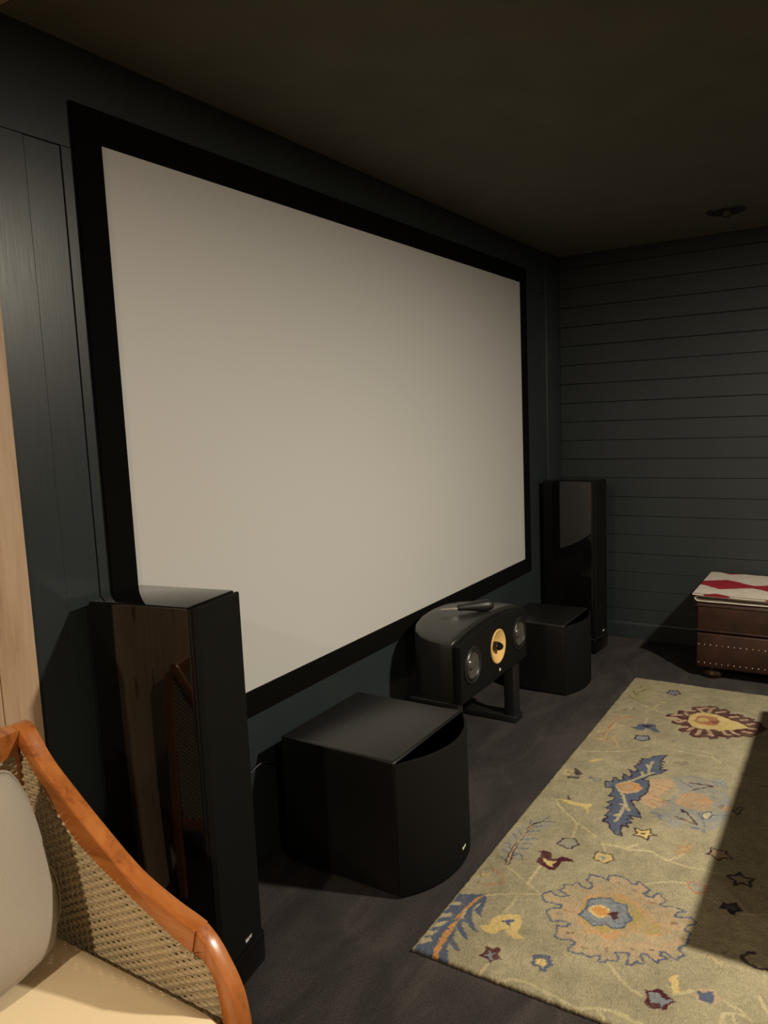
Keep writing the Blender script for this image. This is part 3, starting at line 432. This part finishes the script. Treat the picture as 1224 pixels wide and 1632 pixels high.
LC = np.array([1.0, .89, .70]); RUGK = .63
PALB = [np.array(srgb(c))/LC*RUGK for c in PAL]
RX0, RX1, RY1, RY0, RT = .272, 2.640, -.646, -2.270, .013
rxs = np.arange(RX0, RX1+.001, .0036); rys = np.concatenate([np.arange(RY1, -1.54, -.0036), np.arange(-1.54, RY0-.001, -.009)])
gx, gy = np.meshgrid(rxs, rys); shape = gx.shape
def smooth_noise(step, amp):
    ny, nx = shape[0]//step+3, shape[1]//step+3
    a = np.random.uniform(-1, 1, (ny, nx)); iy = np.arange(shape[0])/step; ix = np.arange(shape[1])/step
    y0 = iy.astype(int); x0 = ix.astype(int); fy = (iy-y0)[:, None]; fx = (ix-x0)[None]
    fy = fy*fy*(3-2*fy); fx = fx*fx*(3-2*fx)
    return amp*((a[y0][:, x0]*(1-fx)+a[y0][:, x0+1]*fx)*(1-fy)+(a[y0+1][:, x0]*(1-fx)+a[y0+1][:, x0+1]*fx)*fy)
wx = gx*1000+np.random.uniform(-1.0, 1.0, shape)+smooth_noise(3, 2.2); wy = gy*1000+np.random.uniform(-1.0, 1.0, shape)+smooth_noise(3, 2.2)
# the far half of the rug repeats the design turned half round
cx_, cy_ = 500*(RX0+RX1), 500*(RY0+RY1)
turn = wy < -1500
qx = np.where(turn, 2*cx_-wx, wx).ravel(); qy = np.where(turn, 2*cy_-wy, wy).ravel()
dye = np.tile(PALB[0], (qx.size, 1))
dye *= (1+smooth_noise(14, .07)+smooth_noise(5, .08)+smooth_noise(2, .07)+np.random.uniform(-.05, .05, shape)).ravel()[:, None]
MOT = (smooth_noise(4, .10)+smooth_noise(9, .10)+np.random.uniform(-.06, .06, shape)).ravel()
for kind, ci, al, lw, fl_ in RUG:
    P = np.array(fl_, float).reshape(-1, 2); mg = lw+2
    sel = np.nonzero((qx > P[:, 0].min()-mg) & (qx < P[:, 0].max()+mg) & (qy > P[:, 1].min()-mg) & (qy < P[:, 1].max()+mg))[0]
    if sel.size == 0: continue
    X, Y = qx[sel], qy[sel]
    if kind == 0:
        ins = np.zeros(sel.size, bool)
        for (ax, ay), (bx_, by) in zip(P, np.roll(P, -1, 0)):
            if ay == by: continue
            c = ((ay > Y) != (by > Y)) & (X < (bx_-ax)*(Y-ay)/(by-ay)+ax); ins ^= c
    else:
        d2 = np.full(sel.size, 1e9)
        for (ax, ay), (bx_, by) in zip(P[:-1], P[1:]):
            dx, dy = bx_-ax, by-ay; L2 = dx*dx+dy*dy+1e-9
            t = np.clip(((X-ax)*dx+(Y-ay)*dy)/L2, 0, 1); d2 = np.minimum(d2, (X-ax-t*dx)**2+(Y-ay-t*dy)**2)
        ins = d2 < (max(lw, 4.5)*.62)**2
    s = sel[ins]; a = (al/100*np.clip((1.0 if al > 74 else .70)+MOT[s]*(1.0 if al > 74 else 4.2), .12, 1.15))[:, None]
    a = np.minimum(a, 1.0); dye[s] = dye[s]*(1-a)+PALB[ci]*a*np.random.uniform(.93, 1.07, s.size)[:, None]
gz = RT+np.random.uniform(-.0009, .0009, shape)+smooth_noise(6, .0008)+smooth_noise(60, .0012)
ex = np.minimum(np.minimum(gx-RX0, RX1-gx), np.minimum(RY1-gy, gy-RY0)); gz -= .005*np.clip(1-ex/.008, 0, 1)**2
nx_, ny_ = shape[1], shape[0]
bx_ = gx+np.where(np.minimum(gx-RX0, RX1-gx) < .001, np.random.uniform(-.0025, .0015, shape), 0)
by_ = gy+np.where(np.minimum(RY1-gy, gy-RY0) < .001, np.random.uniform(-.0025, .0015, shape), 0)
V = np.stack([bx_.ravel(), by_.ravel(), gz.ravel()], 1)
idx = np.arange(nx_*ny_).reshape(ny_, nx_)
F = np.stack([idx[:-1, :-1], idx[1:, :-1], idx[1:, 1:], idx[:-1, 1:]], -1).reshape(-1, 4)
loop = np.concatenate([idx[0, :-1], idx[:-1, -1], idx[-1, :0:-1], idx[:0:-1, 0]])
SK = V[loop].copy(); SK[:, 2] = .0005; V = np.concatenate([V, SK]); sk = np.arange(len(loop))+nx_*ny_
F2 = np.stack([loop, np.roll(loop, -1), np.roll(sk, -1), sk], -1)
F = np.concatenate([F, F2]); D = np.concatenate([dye, np.tile(PALB[11]*.8, (len(loop), 1))])
def np_mesh(name, V, F, D=None, smooth=True):
    me = bpy.data.meshes.new(name); me.vertices.add(len(V)); me.vertices.foreach_set('co', V.astype(np.float32).ravel())
    me.loops.add(F.size); me.loops.foreach_set('vertex_index', F.astype(np.int32).ravel())
    me.polygons.add(len(F)); me.polygons.foreach_set('loop_start', np.arange(len(F), dtype=np.int32)*4)
    me.update(calc_edges=True); me.validate()
    me.polygons.foreach_set('use_smooth', np.full(len(me.polygons), smooth))
    if D is not None:
        at = me.color_attributes.new('dye', 'FLOAT_COLOR', 'POINT'); at.data.foreach_set('color', np.concatenate([np.clip(D, 0, 1), np.ones((len(D), 1))], 1).astype(np.float32).ravel())
    return me
rg = link('area_rug', np_mesh('area_rug', V, F, D), RUGM)
tag(rg, 'beige tufted wool rug with scattered blue, plum and orange flowers and leaves', 'rug')

# ------------------------------------------------------------------ armchair
CX = -.775      # chair centre line
HWI, HWO = .285, .320
ac = thing('armchair', (CX, -.45, 0), 'wicker armchair with curved reddish wood arms in the left foreground', 'armchair')
def sm(P, n=5):
    return [(p.y, p.z) for p in spline([(0, a, b) for a, b in P], n)]
UP = [(-.165, .838), (-.194, .830), (-.247, .770), (-.321, .714), (-.393, .664), (-.495, .600), (-.585, .567), (-.640, .553), (-.664, .546)]
LO = [(-.150, .800), (-.186, .790), (-.235, .735), (-.330, .641), (-.394, .603), (-.464, .572), (-.567, .528), (-.630, .506), (-.652, .500)]
LEGU = [(-.664, .546), (-.690, .527), (-.714, .498), (-.738, .460), (-.751, .420), (-.757, .360), (-.752, .220), (-.735, 0.0)]
LEGL = [(-.652, .500), (-.678, .492), (-.697, .470), (-.708, .435), (-.712, .400), (-.714, .350), (-.709, .220), (-.698, 0.0)]
dy0 = .45
def yz(P): return [(a+dy0, b) for a, b in P]
for s, nm in ((1, 'r'), (-1, 'l')):
    a0, a1 = (HWI, HWO) if s > 0 else (-HWO, -HWI)
    bm = bmesh.new(); add_prism(bm, yz(sm(UP)+sm(LO)[::-1]), 'x', a0, a1, bev=.004, seg=2); obj('arm_rail', bm, TEAK, ac, smooth=30)
    bm = bmesh.new(); add_prism(bm, yz(sm(LEGU)+sm(LEGL)[::-1]), 'x', a0+.0005, a1-.0005, bev=.006, seg=2); obj('front_leg', bm, TEAK_Z, ac, smooth=30)
    bm = bmesh.new(); add_prism(bm, yz([(-.168, .82), (-.128, .80), (-.100, .40), (-.075, 0), (-.115, 0), (-.140, .40)]), 'x', a0+.001, a1-.001, bev=.004); obj('rear_leg', bm, TEAK_Z, ac, smooth=30)
    boxo('side_stretcher', TEAK, ac, a0+.004, a1-.004, -.262, .31, .265, .305, bev=.004)
    # woven side panel: one wavy strand per row around upright stakes
    xp = (HWI+.017)*s
    pnl = bpy.data.objects.new('side_panel', None); COL.objects.link(pnl); pnl.parent = ac
    lo_c = np.array(sm(LO)+[(-.700, .466), (-.708, .43), (-.712, .38), (-.712, .30)])
    row, zr = 0, .312
    while zr < .79:
        ys = np.linspace(-.705, -.150, 400)
        lim = np.interp(-ys, -lo_c[:, 0], lo_c[:, 1]); ok = ys[(lim > zr+.004)]
        if len(ok) > 12:
            ya, yb = ok.min(), ok.max(); nn = max(8, int((yb-ya)/.0052))
            pts = []
            for i in range(nn+1):
                y_ = ya+(yb-ya)*i/nn
                pts.append((xp+s*-.0030*math.sin(2*math.pi*(y_/.034+row*.46)), y_+dy0, zr+.0008*math.sin(2*math.pi*(y_/.034+row*.46)+1.2)))
            bm = bmesh.new(); add_tube(bm, pts, .0041, 6); obj('strand', bm, WICKER, pnl, smooth=60)
        zr += .0080; row += 1
    yk = -.690
    while yk < -.16:
        zt_ = float(np.interp(-yk, -lo_c[:, 0], lo_c[:, 1]))-.003
        bm = bmesh.new(); add_tube(bm, [(xp, yk+dy0, .30), (xp, yk+dy0, zt_)], .0030, 6); obj('stake', bm, WICKER, pnl); yk += .018
    bm = bmesh.new(); pts = []
    cv = spline([(0, a, b) for a, b in LO[1:]], 24)
    for i, p in enumerate(cv):
        ph = i*1.9
        pts.append((s*(HWI+.003)+s*.0035*math.sin(ph), p.y+dy0-.003+.001*math.cos(ph), p.z-.003+.002*math.cos(ph)))
    add_tube(bm, pts, .0034, 6); obj('binding', bm, WICKER, pnl, smooth=60)
# back: top rail, woven panel
bm = bmesh.new(); add_prism(bm, yz([(-.194, .832), (-.160, .838), (-.142, .800), (-.150, .772), (-.180, .776)]), 'x', -HWI-.001, HWI+.001, bev=.004); obj('top_rail', bm, TEAK, ac, smooth=30)
bp = bpy.data.objects.new('back_panel', None); COL.objects.link(bp); bp.parent = ac
zr, row = .31, 0
while zr < .775:
    yb = -.150-.0+(.40-zr)*.02
    pts = [(x_, yb-.010+dy0+.003*math.sin(2*math.pi*(x_/.034+row*.46)), zr) for x_ in np.linspace(-HWI, HWI, 80)]
    bm = bmesh.new(); add_tube(bm, pts, .0044, 5); obj('strand', bm, WICKER, bp, smooth=60); zr += .0080; row += 1
boxo('front_rail', TEAK, ac, -HWI, HWI, -.292, -.262, .255, .318, bev=.004)
boxo('rear_rail', TEAK, ac, -HWI, HWI, .318, .345, .255, .308, bev=.004)
boxo('seat_deck', WICKER, ac, -HWI, HWI, -.262, .318, .300, .318, bev=.003)

def cushion(name, w, d, h, mat, loc, rot, label, cat, p=5.0, piping=None, n=36, puff=1.0):
    """box cushion: superellipse plan, softly crowned faces"""
    bm = bmesh.new(); rings = []
    prof = [(0.0, -.5), (.5, -.5), (.86, -.49), (.965, -.43), (1.0, -.30), (1.0, .30), (.965, .43), (.86, .49), (.5, .50*puff), (0.0, .50*puff)]
    for s, zz in prof:
        if s == 0: rings.append([bm.verts.new((0, 0, zz*h))]); continue
        r = []
        for k in range(n*2):
            a = 2*math.pi*k/(n*2); c, s_ = math.cos(a), math.sin(a)
            e = 2.0/(p*4 if s > .6 else 6)
            r.append(bm.verts.new((math.copysign(abs(c)**e, c)*w/2*(1-(1-s)*min(1, d/w)), math.copysign(abs(s_)**e, s_)*d/2*(1-(1-s)*min(1, w/d)), zz*h)))
        rings.append(r)
    for a, b in zip(rings, rings[1:]):
        N = max(len(a), len(b))
        for k in range(N):
            k2 = (k+1) % N
            if len(a) == 1: bm.faces.new((a[0], b[k2], b[k]))
            elif len(b) == 1: bm.faces.new((a[k], a[k2], b[0]))
            else: bm.faces.new((a[k], a[k2], b[k2], b[k]))
    t = obj(name, bm, mat, None, loc, rot, smooth=50)
    if label: tag(t, label, cat)
    return t
cushion('seat_cushion', .556, .56, .104, SEATF, (CX-.002, -.4590, .3705), (0, 0, 0), 'beige canvas seat cushion of the wicker armchair', 'cushion', p=5)

def pillow(name, w, h, t, mat, loc, rot, label, seed, droop=.0, mat_back=None, flat=1.0):
    n = 28; bm = bmesh.new(); rnd = random.Random(seed)
    def surf(u, v, side):
        # pinched square outline, puffed middle
        rd = math.sqrt(1-.20*u*u*v*v*(1+abs(u*v))*.5*2*.62)
        x_ = u*w/2*rd; z_ = v*h/2*rd
        f = ((1-u**4)*(1-v**4))**.52
        y_ = (side if side < 0 else flat)*t/2*f + .004*math.sin(5*u+seed)*math.sin(4*v+seed*.7)*f
        return (x_, y_+droop*(1-v)*u*.02, z_)
    front = [[bm.verts.new(surf(-1+2*i/n, -1+2*j/n, -1)) for i in range(n+1)] for j in range(n+1)]
    back = [[(front[j][i] if i in (0, n) or j in (0, n) else bm.verts.new(surf(-1+2*i/n, -1+2*j/n, 1))) for i in range(n+1)] for j in range(n+1)]
    for j in range(n):
        for i in range(n):
            bm.faces.new((front[j][i], front[j][i+1], front[j+1][i+1], front[j+1][i]))
            f = bm.faces.new((back[j][i+1], back[j][i], back[j+1][i], back[j+1][i+1])); f.material_index = 1 if mat_back else 0
    edge = [front[0][i].co.copy() for i in range(n)]+[front[j][n].co.copy() for j in range(n)]+[front[n][i].co.copy() for i in range(n, 0, -1)]+[front[j][0].co.copy() for j in range(n, 0, -1)]
    me = bpy.data.meshes.new(name); bm.to_mesh(me); bm.free(); me.polygons.foreach_set('use_smooth', [True]*len(me.polygons))
    me.materials.append(mat)
    if mat_back: me.materials.append(mat_back)
    o = link(name, me, None, None, loc, rot)
    bm = bmesh.new(); add_tube(bm, edge+[edge[0]], .0028, 6, cap=False); obj('seam', bm, mat, o)
    return tag(o, label, 'pillow')
pillow('throw_pillow', .455, .395, .125, GREYF, (-.760, -.304, .622), (math.radians(-15), 0, 0), 'light grey throw pillow leaning in front on the armchair', 1, flat=.25)
pillow('lumbar_pillow', .410, .160, .060, OLIVEF, (-.692, -.268, .504), (math.radians(-8), 0, 0), 'olive beige lumbar pillow tucked behind the light grey one', 2)

# ------------------------------------------------------------------ leather ottoman with folded blanket
ot = thing('leather_ottoman', (3.055, -1.270, 0), 'dark brown leather ottoman with nailhead trim by the shiplap wall', 'ottoman')
HX, HY = .255, .350
bm = bmesh.new(); add_box(bm, -HX, HX, -HY, HY, .058, .250, bev=.012, seg=3); obj('base', bm, LEATHER, ot)
bm = bmesh.new(); add_box(bm, -HX-.004, HX+.004, -HY-.004, HY+.004, .246, .412, bev=.022, seg=4)
top = obj('top_cushion', bm, LEATHER, ot, smooth=50)
def loop_pts(hx, hy, z_, r=.02):
    P = []
    for cx2, cy2, a0 in ((hx-r, hy-r, 0), (-hx+r, hy-r, 90), (-hx+r, -hy+r, 180), (hx-r, -hy+r, 270)):
        P += [(cx2+r*math.cos(math.radians(a0+d)), cy2+r*math.sin(math.radians(a0+d)), z_) for d in (0, 30, 60, 90)]
    return P+[P[0]]
for z_ in (.262, .392):
    bm = bmesh.new(); add_tube(bm, loop_pts(HX+.0045, HY+.0045, z_), .005, 6, cap=False); obj('piping', bm, LEATHER, top)
bm = bmesh.new(); add_lathe(bm, [(0, 0), (.0045, 0), (.004, .0016), (.002, .0028), (0, .003)], sides=8)
bmesh.ops.rotate(bm, verts=bm.verts[:], cent=(0, 0, 0), matrix=Matrix.Rotation(-math.pi/2, 3, 'Y'))
nail_me = bpy.data.meshes.new('nail_head'); bm.to_mesh(nail_me); bm.free(); nail_me.materials.append(NAIL)
nail_me.polygons.foreach_set('use_smooth', [True]*len(nail_me.polygons))
for z_ in (.184, .086):
    yk = HY-.014
    while yk > -HY+.01:
        link('nail_head', nail_me, None, ot, (-HX+.0002, yk, z_)); yk -= .0285
    xk = -HX+.02
    while xk < HX-.01:
        link('nail_head', nail_me, None, ot, (xk, HY-.0002, z_), (0, 0, -math.pi/2)); link('nail_head', nail_me, None, ot, (xk, -HY+.0002, z_), (0, 0, math.pi/2)); xk += .0285
for sx in (-1, 1):
    for sy in (-1, 1):
        bm = bmesh.new(); add_lathe(bm, [(.030, 0), (.048, .008), (.056, .024), (.052, .040), (.036, .050), (.032, .060)], (sx*(HX-.062), sy*(HY-.075), 0), sides=24); obj('bun_foot', bm, FOOTW, ot)
# blanket: folded over itself, open fold facing the camera
bl = thing('folded_blanket', (3.055, -1.270, .412), 'folded cream blanket with red diamond bands on the leather ottoman', 'blanket')
CREAM = np.array(srgb((196, 178, 150)))/LC*.85; RED = np.array(srgb((142, 34, 40)))/LC*.85
def sheet(name, path, x0, x1, th, pattern):
    """path: (y,z) centre line from back end round the fold; extruded in x with thickness"""
    P = spline([(0, a, b) for a, b in path], 10); n = len(P)
    T = [(P[min(i+1, n-1)]-P[max(i-1, 0)]).normalized() for i in range(n)]
    N = [Vector((0, -t.z, t.y)) for t in T]
    A = [(p+nn*th/2) for p, nn in zip(P, N)]; B = [(p-nn*th/2) for p, nn in zip(P, N)]
    ring = A+B[::-1]; xs_ = np.arange(x0, x1+.0001, .008); V, F, D = [], [], []
    m_ = len(ring)
    for x_ in xs_:
        for j, r in enumerate(ring):
            V.append((x_+.002*math.sin(r.y*40), r.y, r.z))
            yy, wxx = r.y-1.270, x_+3.055
            red = False
            if pattern:
                ph = ((-yy-.885)/.285) % 1.0; ph = round(ph*24)/24
                half = .026+.100*(1-abs(2*((ph+.02) % 1.0)-1))
                for c in (3.045, 2.692, 3.437):
                    if abs(wxx-c) < half: red = True
            D.append(RED if red else CREAM)
    V = np.array(V); D = np.array(D)
    I = np.arange(len(xs_)*m_).reshape(len(xs_), m_)
    F = np.stack([I[:-1], np.roll(I, -1, 1)[:-1], np.roll(I, -1, 1)[1:], I[1:]], -1).reshape(-1, 4)
    caps = []
    for row in (I[0], I[-1]):
        for j in range(n-1): caps.append((row[j], row[j+1], row[m_-2-j], row[m_-1-j]))
    F = np.concatenate([F, np.array(caps)])
    return link(name, np_mesh(name, V, F, D), BLANKM, bl)
yL, yR = .352, -.345
sheet('lower_fold', [(yR, .0060), (0, .0060), (yL-.04, .0065), (yL-.010, .0090), (yL+.002, .0190), (yL-.010, .0290), (yL-.04, .0310), (0, .0240), (yR, .0200)], -.262, .298, .0075, False)
sheet('upper_fold', [(yR, .0310), (-.15, .0340), (0, .0362), (.15, .0392), (.28, .0415), (yL-.02, .0430), (yL+.012, .0425)], -.278, .298, .008, True)

# ------------------------------------------------------------------ invented bench outside the frame, standing in for the unseen object shading the rug
be = thing('bench', (1.441, -1.806, RT+.0042), 'stand-in low leather bench beyond the right edge, added to cast the shadow on the rug', 'bench')
BX, BY = .737, .315
bm = bmesh.new(); add_box(bm, -BX, BX, -BY, BY, .235, .437, bev=.010, seg=3); obj('top_cushion', bm, LEATHER, be, smooth=50)
bm = bmesh.new(); add_box(bm, -BX+.01, BX-.01, -BY+.01, BY-.01, .10, .236, bev=.006, seg=2); obj('base', bm, LEATHER, be)
for sx in (-1, 1):
    for sy in (-1, 1):
        bm = bmesh.new(); add_lathe(bm, [(.022, .001), (.030, .03), (.036, .101)], (sx*(BX-.07), sy*(BY-.07), 0), sides=16); obj('foot', bm, FOOTW, be)

# ------------------------------------------------------------------ recessed ceiling lamps
def downlight(x_, y_, lit, label, watts=0, col=(1, 1, 1), spread=180):
    t = thing('recessed_downlight', (x_, y_, CEIL), label, 'ceiling light', 0, 'recessed downlights in the ceiling')
    bm = bmesh.new(); add_lathe(bm, [(.066, .0005), (.066, -.004), (.074, -.009), (.086, -.007), (.090, .0005)], sides=36); obj('trim_ring', bm, DARKMET, t)
    if lit:
        e = NT('lit_lamp_glass_%d' % round(watts)); e.set(Base_Color=(.9, .85, .75), Emission_Color=col, Emission_Strength=8.0)
        bm = bmesh.new(); add_lathe(bm, [(0, -.0004), (.066, -.0004), (.066, .0004), (0, .0004)], sides=36); obj('lamp_glass', bm, e.m, t)
        if spread < 180:
            ld = bpy.data.lights.new('lamp_light', 'SPOT'); ld.spot_size = math.radians(spread); ld.spot_blend = .75; ld.shadow_soft_size = .055; ld.energy = watts; ld.color = col
        else:
            ld = bpy.data.lights.new('lamp_light', 'AREA'); ld.shape = 'DISK'; ld.size = .130; ld.energy = watts; ld.color = col
        lo = bpy.data.objects.new('lamp_light', ld); COL.objects.link(lo); lo.parent = t; lo.location = (0, 0, -.012)
    else:
        bm = bmesh.new(); add_lathe(bm, [(.0, -.002), (.030, -.003), (.050, -.001), (.066, .0003)], sides=36); obj('baffle', bm, RUBBER, t)
        bm = bmesh.new(); add_lathe(bm, [(0, -.034), (.014, -.033), (.022, -.024), (.026, -.008), (.026, -.001)], (.0, -.004, 0), sides=20); obj('gimbal_lamp', bm, DARKMET, t)
    return t
downlight(2.860, -1.032, False, 'unlit dark recessed downlight in the ceiling near the shiplap wall')
NM = {'theatre': 'lit recessed downlight above the bench on the rug', 'chair': 'lit recessed downlight in the pine ceiling ahead of the armchair', 'rear': 'added unseen downlight at the rear of the pine ceiling, for bounce light'}
for x_, y_, wt, c, sp, nm in LAMPS: downlight(x_, y_, True, NM[nm], wt, c, sp)
